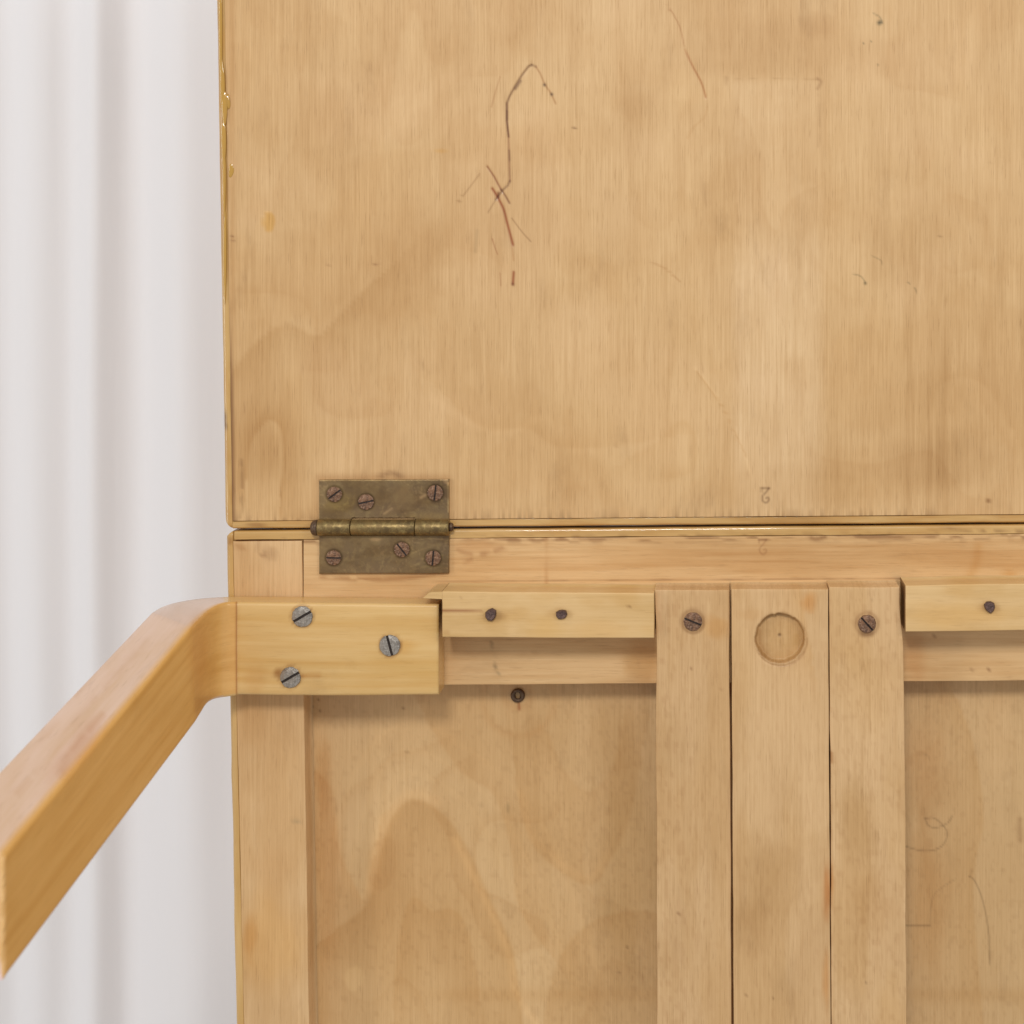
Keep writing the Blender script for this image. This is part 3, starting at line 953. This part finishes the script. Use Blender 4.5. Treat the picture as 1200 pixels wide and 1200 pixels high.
def paint_inner(p):
    X, Y = p.X, p.Y
    p.cloud(150, 120, 0.25, 63, (0.84, 0.76, 0.62))
    DK, LT = (0.84, 0.74, 0.58), (1.10, 1.09, 1.08)
    # cathedral figure
    p.edge([(395, 1090), (432, 1060), (448, 1000), (462, 958), (486, 939), (520, 958), (548, 1000), (575, 1060), (600, 1120), (612, 1220)],
           120, DK, 0.62, 1)
    p.stroke([(534, 985), (556, 1030), (580, 1080), (598, 1125), (605, 1165), (640, 1215)], 4.5, (1.12, 1.12, 1.12), 0.95)
    p.stroke([(436, 1040), (447, 985), (462, 948), (484, 930), (510, 940)], 7, LT, 0.8)
    p.edge([(462, 1180), (470, 1100), (484, 1055), (505, 1070), (530, 1068), (545, 1090), (560, 1160)], 34, (0.90, 0.82, 0.70), 0.55, 1)
    p.edge([(370, 905), (388, 930), (394, 990), (412, 1035), (428, 1058), (438, 1010)], 60, (0.86, 0.74, 0.60), 0.5, 1)
    p.stroke([(392, 960), (402, 1020), (425, 1052), (438, 1000), (446, 960)], 5, LT, 0.45)
    p.edge([(500, 840), (540, 900), (580, 930), (600, 990), (610, 1060), (640, 1110)], 50, (0.91, 0.83, 0.72), 0.6, -1)
    p.edge([(606, 912), (618, 970), (640, 1005), (690, 1035), (714, 1005), (735, 960), (750, 890)], 60, (0.87, 0.78, 0.64), 0.5, -1)
    p.stroke([(610, 930), (622, 975), (645, 1000), (688, 1030), (712, 1002)], 5, LT, 0.5)
    p.edge([(640, 860), (660, 905), (690, 930), (720, 900), (730, 850)], 30, (0.92, 0.85, 0.75), 0.5, 1)
    p.edge([(640, 1190), (660, 1120), (700, 1080), (760, 1070), (800, 1090)], 60, (0.88, 0.80, 0.68), 0.6, 1)
    p.figure(200, 330, 9, 0.30, 71)
    for o_ in (26, 52, 84):
        p.stroke([(452 - o_, 1060), (470 - o_ * .6, 950 - o_ * .6), (488, 932 - o_), (530 + o_ * .8, 960 - o_ * .5), (570 + o_, 1040 - o_ * .4), (620 + o_, 1150)], 3.0, (1.06, 1.06, 1.05), 0.45)
    p.blob(740, 1020, 44, 130, (0.80, 0.72, 0.55), 0.55, rough=0.5)  # stain blob that also paints in the soft shade beside the stave
    p.blob(720, 850, 34, 50, (0.90, 0.84, 0.72), 0.5)
    p.blob(415, 1146, 13, 15, (1.10, 1.14, 1.16), 0.85, rough=0.3, hard=3)
    p.blob(378, 905, 10, 50, (0.80, 0.66, 0.50), 0.6)
    p.blob(384, 1020, 16, 110, (0.88, 0.76, 0.62), 0.6)
    # broad faint cross band low down
    p.mix(np.exp(-((Y - 1166) / 9) ** 2) * smooth(470, 540, X) * 0.35, (0.86, 0.76, 0.60))
    # knot and specks
    p.stroke([(608, 823), (608.5, 831)], 1.8, (0.55, 0.30, 0.18), 0.8, curve=False)
    p.ring(607, 814, 15, 5, (0.92, 0.84, 0.76), 0.6)
    p.ring(608, 820, 42, 5, (0.92, 0.84, 0.74), 0.5)
    p.specks([(375, 833), (373, 820), (363, 822), (366, 828), (364, 845), (473, 830), (477, 881), (564, 943), (725, 1140), (735, 1110)],
             1.6, (0.36, 0.28, 0.22), 0.7)
    p.blob(595, 947, 2.5, 7, (0.66, 0.68, 0.66), 0.7, rough=0.1)
    p.stroke([(368, 1144), (368, 1158)], 1.1, (1.3, 1.3, 1.35), 0.7, curve=False)
    n = smooth(0.66, 0.85, vnoise(X / 3.0, Y / 6.0, 93))
    p.mix(n * 0.16, (0.6, 0.5, 0.4))
    # right-hand bay
    PEN = (0.52, 0.49, 0.46)
    p.stroke([(1083, 960), (1092, 958), (1101, 963), (1108, 971), (1110, 980), (1105, 990), (1095, 996), (1080, 997), (1062, 992)], 1.0, PEN, 0.6)
    p.stroke([(1084, 958), (1087, 966), (1094, 970), (1104, 968), (1112, 963), (1116, 956)], 1.0, PEN, 0.6)
    p.stroke([(1062, 1085), (1090, 1085)], 1.2, PEN, 0.75, curve=False)
    p.stroke([(1090, 1083), (1091, 1062), (1096, 1047), (1110, 1036), (1120, 1030)], 0.9, PEN, 0.35)
    p.stroke([(1136, 1027), (1142, 1032), (1150, 1050), (1156, 1075), (1159, 1100), (1160, 1130)], 1.0, PEN, 0.65)
    p.stroke([(1136, 1028), (1139, 1020)], 0.9, PEN, 0.3)
    p.stroke([(1062, 883), (1085, 884), (1090, 892)], 0.9, PEN, 0.35)
    p.edge([(1120, 820), (1140, 880), (1150, 960), (1138, 1040), (1150, 1200)], 50, (0.88, 0.78, 0.62), 0.55, 1)
    p.blob(1170, 860, 26, 60, (1.05, 1.04, 1.04), 0.7)
    p.stroke([(1195, 960), (1196, 985)], 3, (0.6, 0.5, 0.42), 0.5)
    p.blob(1085, 1050, 26, 90, (0.86, 0.72, 0.54), 0.55)
    p.blob(1085, 900, 30, 60, (0.90, 0.76, 0.62), 0.5)


panel = board('inner_panel', [(345, 770), (1900, 770), (1900, 1700), (345, 1700)], 0.015, 0.020, M_PLY_IN, table, 'v', step=3, r=0.5,
              wob=0.0, paint=paint_inner, fx=[(596, 618, 1.4), (1060, 1165, 1.5), (361, 378, 1.6)], fy=[(805, 850, 1.6), (950, 1140, 2.2)])
panel['label'] = 'recessed plywood panel with arched grain'

# ---- battens glued on the rail
BT = -0.0185


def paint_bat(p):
    X, Y = p.X, p.Y
    p.cloud(60, 30, 0.45, 83, (0.88, 0.76, 0.52))
    p.stroke([(518, 715.5), (540, 715.6), (566, 715)], 0.9, (0.45, 0.24, 0.17), 0.8, curve=False)
    p.mix(((X < 518.5) | ((X > 1050) & (X < 1061.3))) * 0.9, (0.30, 0.22, 0.16))  # batten ends darkened, painting in the black shade of the gaps beside them
    p.blob(600, 735, 7, 16, (1.10, 1.13, 1.22), 0.6)
    p.blob(580, 722, 15, 7, (0.55, 0.44, 0.36), 0.6)
    p.blob(656, 719, 16, 6, (0.72, 0.60, 0.42), 0.5)
    p.blob(640, 735, 26, 16, (0.95, 0.86, 0.62), 0.6)
    p.blob(700, 738, 40, 12, (0.94, 0.84, 0.64), 0.5)
    p.blob(1159, 712, 13, 6, (0.66, 0.52, 0.40), 0.6)
    p.stroke([(520, 741), (526, 741)], 1.6, (0.6, 0.4, 0.22), 0.6)
    p.specks([(1169, 728), (736, 711), (738, 711), (541, 701)], 1.0, (0.4, 0.28, 0.2), 0.6)
    p.blob(1120, 722, 60, 20, (0.98, 0.88, 0.66), 0.6)
    p.edge([(1062, 700), (1100, 692), (1160, 694), (1200, 690)], 12, (1.06, 1.08, 1.12), 0.6, -1)
    p.stroke([(518, 695), (767, 696.5)], 1.2, (1.08, 1.1, 1.12), 0.6, curve=False)


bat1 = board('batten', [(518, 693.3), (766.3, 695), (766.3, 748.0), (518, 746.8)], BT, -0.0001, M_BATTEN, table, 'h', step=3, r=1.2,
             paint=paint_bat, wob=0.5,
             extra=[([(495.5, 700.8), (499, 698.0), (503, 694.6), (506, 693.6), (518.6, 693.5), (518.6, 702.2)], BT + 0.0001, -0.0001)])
bat1['label'] = 'yellowish batten with a notched left end'
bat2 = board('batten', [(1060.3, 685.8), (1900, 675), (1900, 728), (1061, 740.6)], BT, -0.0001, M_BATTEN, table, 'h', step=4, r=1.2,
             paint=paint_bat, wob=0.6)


def nail(px, py, r, y, parent, seed):
    rnd = random.Random(seed)
    N = 9
    V, Fc = [], []
    R = r * (D + y) / F
    c = W(px, py, y)
    w_ = [1 + rnd.uniform(-.16, .16) for _ in range(N)]
    for rad, yy in ((1.0, 0.0002), (0.98, -0.0009), (0.8, -0.0015), (0.35, -0.0014)):
        for k in range(N):
            a = 2 * math.pi * k / N
            V.append((c.x + R * rad * w_[k] * math.cos(a), c.y + yy + rnd.uniform(-.0001, .0001), c.z + R * rad * w_[k] * math.sin(a)))
    for j in range(3):
        for k in range(N):
            a, b = j * N + k, j * N + (k + 1) % N
            Fc.append([b, a, a + N, b + N])
    Fc.append([3 * N + k for k in range(N)][::-1])
    return mesh_obj('nail', V, Fc, M_IRON, parent, smooth_=False)


nail(575.5, 720, 7.2, BT, bat1, 1)
nail(658, 719.5, 6.2, BT, bat1, 2)
nail(1159.5, 711, 7.0, BT, bat2, 3)

# ---- three staves
ST = -0.0150


def paint_st1(p):
    p.cloud(40, 120, 0.45, 101, (0.86, 0.78, 0.64))
    p.ring(812, 728.5, 13, 2.6, (0.50, 0.40, 0.32), 0.7)
    p.ring(813, 730, 14.5, 1.2, (1.2, 1.25, 1.3), 0.5)
    p.blob(838, 735, 18, 14, (0.92, 0.76, 0.50), 0.6)
    p.blob(790, 870, 20, 50, (0.84, 0.80, 0.72), 0.5)
    p.specks([(810, 783), (846, 807), (778, 985), (795, 1070)], 1.5, (0.42, 0.3, 0.24), 0.7)
    n = smooth(0.6, 0.85, vnoise(p.X / 2.2, p.Y / 9, 103))
    p.mix(n * 0.22 * (1 - smooth(780, 850, p.X) * .6), (0.62, 0.46, 0.34))
    p.stroke([(855.5, 692), (858, 1200)], 1.6, (0.6, 0.42, 0.3), 0.5, curve=False)


def warp1(px, py):
    w_ = np.clip(1 - (px - 768) / 30, 0, 1)
    return px + w_ * (1.6 * smooth(700, 760, py) - 1.2 * smooth(770, 830, py)), py


def paint_st2(p):
    p.cloud(45, 130, 0.40, 111, (0.86, 0.78, 0.62))
    p.blob(948, 706, 10, 12, (0.92, 0.66, 0.36), 0.7)
    p.edge([(937, 692), (940, 715), (943, 740), (950, 770)], 30, (0.94, 0.85, 0.70), 0.6, 1)
    p.blob(880, 720, 16, 8, (0.88, 0.78, 0.64), 0.4)
    p.ring(914, 748, 28.5, 1.9, (0.56, 0.46, 0.36), 0.5)  # rim ring: dirt, with painted-in shade
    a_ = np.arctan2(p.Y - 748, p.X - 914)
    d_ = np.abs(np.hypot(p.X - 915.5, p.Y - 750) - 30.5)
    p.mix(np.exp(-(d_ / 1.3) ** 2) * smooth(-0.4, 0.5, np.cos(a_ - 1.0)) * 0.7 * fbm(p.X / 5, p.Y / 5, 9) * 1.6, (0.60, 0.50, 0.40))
    p.stroke([(895, 727), (905, 720), (920, 719), (932, 725)], 3.0, (0.62, 0.54, 0.44), 0.5, 0.4)  # dark crescent painted in as shade below the recess's upper rim
    p.stroke([(890, 742), (891, 756), (897, 768)], 3.5, (0.74, 0.64, 0.52), 0.6)
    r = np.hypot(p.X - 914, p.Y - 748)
    p.mix((r < 29) * (0.6 + 0.4 * fbm(p.X / 8, p.Y / 8, 113)), (0.84, 0.79, 0.66))  # recess tinted darker and olive, painting in its shade
    p.specks([(914, 746)], 2.0, (0.30, 0.24, 0.2), 0.8)
    p.blob(935, 752, 7, 12, (0.78, 0.70, 0.50), 0.5)
    p.blob(900, 1040, 34, 60, (0.80, 0.74, 0.64), 0.55, rough=0.6)
    p.blob(880, 1090, 24, 40, (0.84, 0.78, 0.70), 0.5, rough=0.6)
    p.blob(969, 1045, 5, 34, (0.80, 0.50, 0.26), 0.8)
    p.blob(968, 1150, 4, 40, (0.86, 0.62, 0.36), 0.7)
    n = smooth(0.6, 0.85, vnoise(p.X / 2.4, p.Y / 12, 115))
    p.mix(n * 0.12, (0.65, 0.5, 0.38))
    p.specks([(875, 1166), (906, 1170), (917, 1158)], 1.2, (0.4, 0.3, 0.24), 0.6)


def hole(PX, PY):
    r = np.hypot(PX - 914, PY - 748)
    h = 0.0030 * (1 - smooth(26.4, 30.0, r + 1.8 * (vnoise(PX / 4, PY / 4, 3) - .5)))
    h = h + 0.0006 * np.exp(-((PX - 914) ** 2 + (PY - 746) ** 2) / 2.2)
    # ragged lower lip left by the bit
    h = h + 0.0003 * np.exp(-((r - 32) / 1.1) ** 2) * smooth(0.0, 0.6, (PY - 748) / 32)
    h = h + 0.00018 * (fbm(PX / 5, PY / 5, 8) - .5) * (r < 27)
    return h


def paint_st3(p):
    p.cloud(40, 120, 0.45, 121, (0.86, 0.78, 0.62))
    p.blob(1015, 790, 40, 60, (0.93, 0.88, 0.76), 0.5)
    p.ring(1016, 731, 13, 2.2, (0.55, 0.44, 0.36), 0.55)
    p.blob(1016, 741, 10, 6, (0.45, 0.38, 0.33), 0.7)
    p.blob(1005, 960, 26, 50, (0.82, 0.77, 0.68), 0.55, rough=0.6)
    p.blob(1020, 1060, 26, 40, (0.86, 0.78, 0.66), 0.5, rough=0.6)
    p.blob(975, 1035, 3.5, 25, (0.80, 0.55, 0.30), 0.7)
    p.stroke([(974, 882), (975, 892)], 2.5, (0.55, 0.36, 0.2), 0.7)
    p.specks([(1022, 702), (1058, 1004), (1015, 1152)], 1.3, (0.4, 0.36, 0.34), 0.7)
    n = smooth(0.6, 0.85, vnoise(p.X / 2.2, p.Y / 8, 123))
    p.mix(n * 0.20, (0.62, 0.48, 0.36))
    p.stroke([(1036, 760), (1042, 800), (1046, 860)], 3, (1.06, 1.07, 1.1), 0.6)


def warp3(px, py):
    w_ = np.clip((px - 1000) / 55, 0, 1) ** 2
    return px + w_ * (-4.4 * (1 - smooth(700, 765, py)) - 1.0 * (1 - smooth(760, 900, py))), py


sv1 = board('stave', [(767.6, 691.4), (854.4, 691.2), (859.8, 1700), (772.4, 1700)], ST, -0.0001, M_STAVE, table, 'v', step=3.5, r=1.0,
            paint=paint_st1, warp=warp1, wob=0.8, fx=[(795, 830, 1.6)], fy=[(710, 748, 1.6)])
sv2 = board('stave', [(857.2, 690.4), (970.6, 690.6), (975.8, 1700), (862.3, 1700)], ST - 0.0001, -0.0001, M_STAVE, table, 'v', step=3.5, r=0.9,
            paint=paint_st2, wob=0.4, fx=[(880, 948, 1.0)], fy=[(714, 784, 1.0)], height=hole)
sv2['label'] = 'wide middle stave with a shallow round drilled recess'
sv3 = board('stave', [(971.9, 688.4), (1059.4, 688.0), (1065.3, 1700), (977.2, 1700)], ST + 0.0001, -0.0001, M_STAVE, table, 'v', step=3.5, r=1.0,
            paint=paint_st3, warp=warp3, wob=0.7, fx=[(1000, 1032, 1.6)], fy=[(714, 752, 1.6)])
screw(812, 728.3, 11.0, ST, -22, M_RUST, sv1, 0.0006, 0.10)
screw(1016, 731, 10.6, ST + 0.0001, -48, M_RUST, sv3, 0.0009, 0.10)

# ---- small ring screwed into the panel just under the rail
def eyelet():
    c = W(607, 814.5, 0.0148)
    R, r = 5.6 * (D + .0148) / F, 2.6 * (D + .0148) / F
    V, Fc = [], []
    N, K = 26, 10
    for i in range(N):
        a = 2 * math.pi * i / N
        rr = r * (1 + 0.12 * math.sin(2 * a + 1))
        for k in range(K):
            b = 2 * math.pi * k / K
            V.append((c.x + (R + rr * math.cos(b)) * math.cos(a), c.y - 0.0006 - rr * math.sin(b), c.z + (R * 1.06 + rr * math.cos(b)) * math.sin(a)))
    for i in range(N):
        for k in range(K):
            a, b = i * K + k, i * K + (k + 1) % K
            a2, b2 = ((i + 1) % N) * K + k, ((i + 1) % N) * K + (k + 1) % K
            Fc.append([a, b, b2, a2])
    mesh_obj('ring', V, Fc, M_PIN, panel)


eyelet()

# ---- hinge
hinge = bpy.data.objects.new('hinge', None)
link(hinge, table)
hinge.location = Vector(W(450, 618, 0)) - wpos(table)
hinge['label'] = 'tarnished brass butt hinge with rusty slotted screws'
HP = -0.0013


def paint_pl(p):
    X, Y = p.X, p.Y
    p.cloud(26, 14, 0.7, 131, (0.72, 0.66, 0.62))
    p.blob(400, 590, 20, 14, (1.15, 1.12, 0.75), 0.7, rough=0.6)
    p.blob(470, 585, 40, 18, (0.84, 0.76, 0.72), 0.6, rough=0.6)
    p.blob(430, 655, 40, 12, (0.94, 0.92, 0.86), 0.6)
    p.blob(506, 655, 16, 14, (0.80, 0.80, 0.70), 0.6, rough=0.6)
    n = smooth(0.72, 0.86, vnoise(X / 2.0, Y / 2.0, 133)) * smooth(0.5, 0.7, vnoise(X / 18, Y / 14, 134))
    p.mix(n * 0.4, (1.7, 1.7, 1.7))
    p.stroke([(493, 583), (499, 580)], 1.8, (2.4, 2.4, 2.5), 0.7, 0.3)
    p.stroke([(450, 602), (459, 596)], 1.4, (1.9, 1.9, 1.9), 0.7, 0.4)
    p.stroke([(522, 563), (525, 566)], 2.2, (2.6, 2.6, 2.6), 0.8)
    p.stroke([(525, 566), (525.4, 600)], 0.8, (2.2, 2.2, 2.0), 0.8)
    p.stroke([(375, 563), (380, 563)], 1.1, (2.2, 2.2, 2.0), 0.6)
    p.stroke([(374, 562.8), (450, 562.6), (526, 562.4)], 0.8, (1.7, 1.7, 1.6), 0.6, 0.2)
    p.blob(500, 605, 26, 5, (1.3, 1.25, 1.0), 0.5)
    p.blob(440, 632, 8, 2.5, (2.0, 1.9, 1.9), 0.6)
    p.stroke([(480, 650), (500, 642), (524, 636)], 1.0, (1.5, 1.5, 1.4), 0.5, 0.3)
    for a in ((392, 579), (429, 588), (510, 577.5), (391, 653.5), (471, 644), (507.5, 654)):
        p.ring(a[0], a[1], 9.6, 1.3, (0.35, 0.30, 0.24), 0.75)
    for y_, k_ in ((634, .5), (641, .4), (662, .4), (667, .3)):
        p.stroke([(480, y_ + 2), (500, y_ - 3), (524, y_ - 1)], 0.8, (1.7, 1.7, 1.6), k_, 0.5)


def notch(px, py):
    m = (px > 411.5) & (px < 487.2)
    return px, np.where(m, np.minimum(py, 606.2), py)


board('hinge_plate', [(373.6, 562.2), (526.2, 561.8), (526.0, 609.6), (373.8, 609.8)], HP, -0.0001, M_BRASS, hinge, 'h', step=1.3, r=0.9,
      paint=paint_pl, wob=0.3, warp=notch)
board('hinge_plate', [(373.8, 627.6), (526.2, 627.2), (526.0, 672.2), (373.8, 672.4)], HP, -0.0005, M_BRASS, hinge, 'h', step=1.3, r=0.9,
      paint=paint_pl, wob=0.3)
for (a, b, rr, nm) in ((372.8, 411.2, 9.7, 'side'), (411.9, 486.7, 9.3, 'mid'), (487.4, 526.6, 9.6, 'side')):
    kn = lathe_x(a, b, 618.2, -0.0023, [(0, rr * .94), (0.01, rr), (0.3, rr * 1.01), (0.6, rr * .985), (0.99, rr), (1, rr * .94)], M_KNUCKLE, hinge,
                 'knuckle', 36, 0.006)
lathe_x(363.8, 372.4, 618.4, -0.0023, [(0, 2.0), (0.08, 5.2), (0.25, 7.6), (0.5, 9.0), (0.85, 9.4), (1, 9.0)], M_PIN, hinge, 'hinge_pin', 28)
lathe_x(526.9, 531.2, 617.6, -0.0023, [(0, 5.2), (0.7, 5.0), (1, 3.6)], M_PIN, hinge, 'hinge_pin', 20)
for a in ((392, 579.3, 9.0, 36), (429, 588.3, 9.2, 12), (510, 577.6, 9.2, 84), (391, 653.6, 8.8, -1), (471, 644, 9.0, -52), (507.5, 654, 9.0, 86)):
    screw(a[0], a[1], a[2], HP, a[3], M_RUST, hinge, 0.00045, 0.11, tilt=(random.uniform(-.02, .02), random.uniform(-.02, .02)))

# ---- the bent leg: screwed flat on the frame, then bending towards the viewer
LB = -0.0145


def build_leg():
    # stations: (ridge px,py,Y), (bottom px,py,Y), (outer top px,py,Y); first the flat part
    def flat(x, yt=708.0, yb_=814.5):
        t = Vector(W(x, yt, LB)); b = Vector(W(x, yb_, LB))
        ot = Vector((t.x, -0.0002, t.z)); ob = Vector((b.x, -0.0002, b.z))
        return [t, b, ot, ob]
    st = []
    for x in list(np.linspace(514, 279, 70)):
        u = (514 - x) / 235
        dip = -2.0 * math.exp(-((x - 400) / 60) ** 2) * 0 + 0.8 * math.sin(x / 37)
        st.append(flat(x, 708.2 - 2.2 * u, 814.8 + 0.9 * math.sin((x - 300) / 60) * (1 if x < 450 else .6)))
    def stn(r, b, o):
        r = Vector(W(*r)); b = Vector(W(*b)); o = Vector(W(*o))
        return [r, b, o, o + (b - r)]
    key = [stn((277, 705.8, -.0146), (277, 815.6, -.0146), (264, 699.0, -.0004)),
           stn((266, 706.2, -.0160), (266, 817.0, -.0160), (240, 700.6, -.0010)),
           stn((256, 709.0, -.0190), (256, 818.6, -.0190), (224, 702.4, -.0030)),
           stn((247, 714.0, -.0240), (248, 821.5, -.0240), (208, 705.0, -.0070)),
           stn((240, 719.5, -.0300), (242, 826.5, -.0310), (196, 708.0, -.0130)),
           stn((233, 726.5, -.0370), (236, 836.0, -.0390), (186, 712.0, -.0210)),
           stn((225, 735.8, -.0450), (229, 847.5, -.0480), (177, 717.5, -.0310))]
    end = stn((3.5, 1004.5, -.165), (3.5, 1150, -.165), (-72, 978.0, -.158))
    # resample the bend smoothly
    bend = []
    P = [st[-1]] + key
    for i in range(len(P) - 1):
        p0 = P[max(i - 1, 0)]; p1 = P[i]; p2 = P[i + 1]; p3 = P[min(i + 2, len(P) - 1)]
        if i == 0:
            p0 = p1
        for k in range(1, 7):
            t = k / 6
            sec = []
            for c_ in range(4):
                a, b, c, d = p0[c_], p1[c_], p2[c_], p3[c_]
                sec.append(0.5 * (2 * b + (c - a) * t + (2 * a - 5 * b + 4 * c - d) * t * t + (3 * b - a - 3 * c + d) * t ** 3))
            bend.append(sec)
    st += bend
    last = st[-1]
    for k in range(1, 61):
        t = k / 60
        st.append([last[c_].lerp(end[c_], t) for c_ in range(4)])
    # rounded section: order ridge -> bottom -> outer bottom -> outer top
    V, T, G = [], [], []
    arc = 0.0
    nf = 26
    prev = None
    for si, (a, b, o, q) in enumerate(st):
        cor = [a, b, q, o]
        cen = (a + b + q + o) / 4
        if prev is not None:
            arc += (cen - prev).length
        prev = cen
        rad = 0.0012
        ring = []
        for e in range(4):
            p, nx_, pv = cor[e], cor[(e + 1) % 4], cor[(e - 1) % 4]
            d1 = (pv - p).normalized() * rad
            d2 = (nx_ - p).normalized() * rad
            c0 = p + d1 + d2
            for k in range(4):
                th = k / 3 * math.pi / 2
                ring.append(c0 - d2 * math.cos(th) * 1.0 - d1 * math.sin(th) * 1.0)
            m = nf if e in (0, 2) else 8
            s, f = p + d2, nx_ - (nx_ - p).normalized() * rad
            for k in range(1, m):
                ring.append(s.lerp(f, k / m))
        if si == len(st) - 1:
            ring = [v + Vector((random.uniform(-.0006, .0004), 0, 0)) for v in ring]
        for v in ring:
            V.append(v)
            G.append(((v - cen).dot((b - a).normalized()) + 3.1, -arc + 1.7, (v - cen).dot((o - a).normalized()) + 2.2))
    n = len(ring)
    Fc = []
    for i in range(len(st) - 1):
        for k in range(n):
            a, b = i * n + k, i * n + (k + 1) % n
            Fc.append([a, a + n, b + n, b])
    Fc.append([k for k in range(n)])
    Fc.append([(len(st) - 1) * n + k for k in range(n)][::-1])
    V = np.array([list(v) for v in V])
    # back to photo pixels for the stains
    s = (D + V[:, 1]) / F
    PX, PY = V[:, 0] / s + VX, VY - V[:, 2] / s
    p = Paint(PX, PY)
    G_ = np.array(G)
    front = (np.arange(len(V)) % n)
    side_inner = (front < 4 + nf)
    flatm = PX > 277.5
    p.stroke([(277.2, 706), (277.0, 760), (277.4, 816)], 1.1, (0.50, 0.30, 0.14), 0.8)
    # inside of the bend tinted warmer and slightly darker
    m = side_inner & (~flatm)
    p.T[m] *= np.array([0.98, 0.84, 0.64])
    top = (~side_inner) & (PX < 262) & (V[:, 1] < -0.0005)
    p.T[top] *= np.array([0.98, 1.05, 1.95])  # paler top face: haze of reflected light painted into its colour
    for yy, k_ in ((728, .35), (752, .3), (775, .45), (790, .4), (801, .45)):
        p.mix(np.exp(-((PY - yy - 0.02 * (PX - 400) - 3 * np.sin(PX / 50)) / 3.0) ** 2) * flatm * k_, (0.86, 0.72, 0.42))
    p.blob(325, 789, 6, 6, (0.50, 0.32, 0.16), 0.8)
    p.stroke([(350, 793), (362, 791), (374, 791)], 2.0, (0.74, 0.50, 0.25), 0.7)
    p.blob(470, 757, 18, 8, (0.92, 0.74, 0.40), 0.5)
    p.blob(300, 795, 14, 18, (0.86, 0.74, 0.60), 0.5)
    for (a, b) in ((354, 722), (457, 756.5), (340, 793.5)):
        p.ring(a, b, 12.6, 1.6, (0.45, 0.30, 0.18), 0.6)
    p.blob(90, 880, 16, 50, (0.88, 0.74, 0.66), 0.6, ang=0.7)
    p.stroke([(20, 930), (60, 880), (110, 820), (170, 750)], 2.5, (0.86, 0.76, 0.64), 0.55, 0.3)
    p.stroke([(70, 905), (84, 880), (92, 868), (120, 838)], 4.0, (0.84, 0.68, 0.50), 0.6, 0.2)
    p.stroke([(40, 880), (100, 800), (150, 745)], 2.0, (0.88, 0.80, 0.70), 0.5, 0.4)
    gn = fbm(G_[:, 0] * 900, G_[:, 1] * 22, 301, 3)
    p.mix(smooth(0.45, 0.72, gn) * 0.30, (0.84, 0.72, 0.50))
    p.blob(232, 770, 12, 60, (0.84, 0.66, 0.46), 0.5)
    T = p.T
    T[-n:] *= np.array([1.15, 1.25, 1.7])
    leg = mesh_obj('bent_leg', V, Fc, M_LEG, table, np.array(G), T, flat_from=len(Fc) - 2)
    leg['label'] = 'varnished bent wooden leg with three grey slotted screws'
    return leg


leg = build_leg()
for a in ((354.3, 722.3, 12.2, 30), (457, 756.3, 12.4, -75), (340.3, 793.6, 12.2, 30)):
    screw(a[0], a[1], a[2], LB, a[3], M_STEEL, leg, 0.0008, 0.12, tilt=(random.uniform(-.03, .03), random.uniform(-.03, .03)))
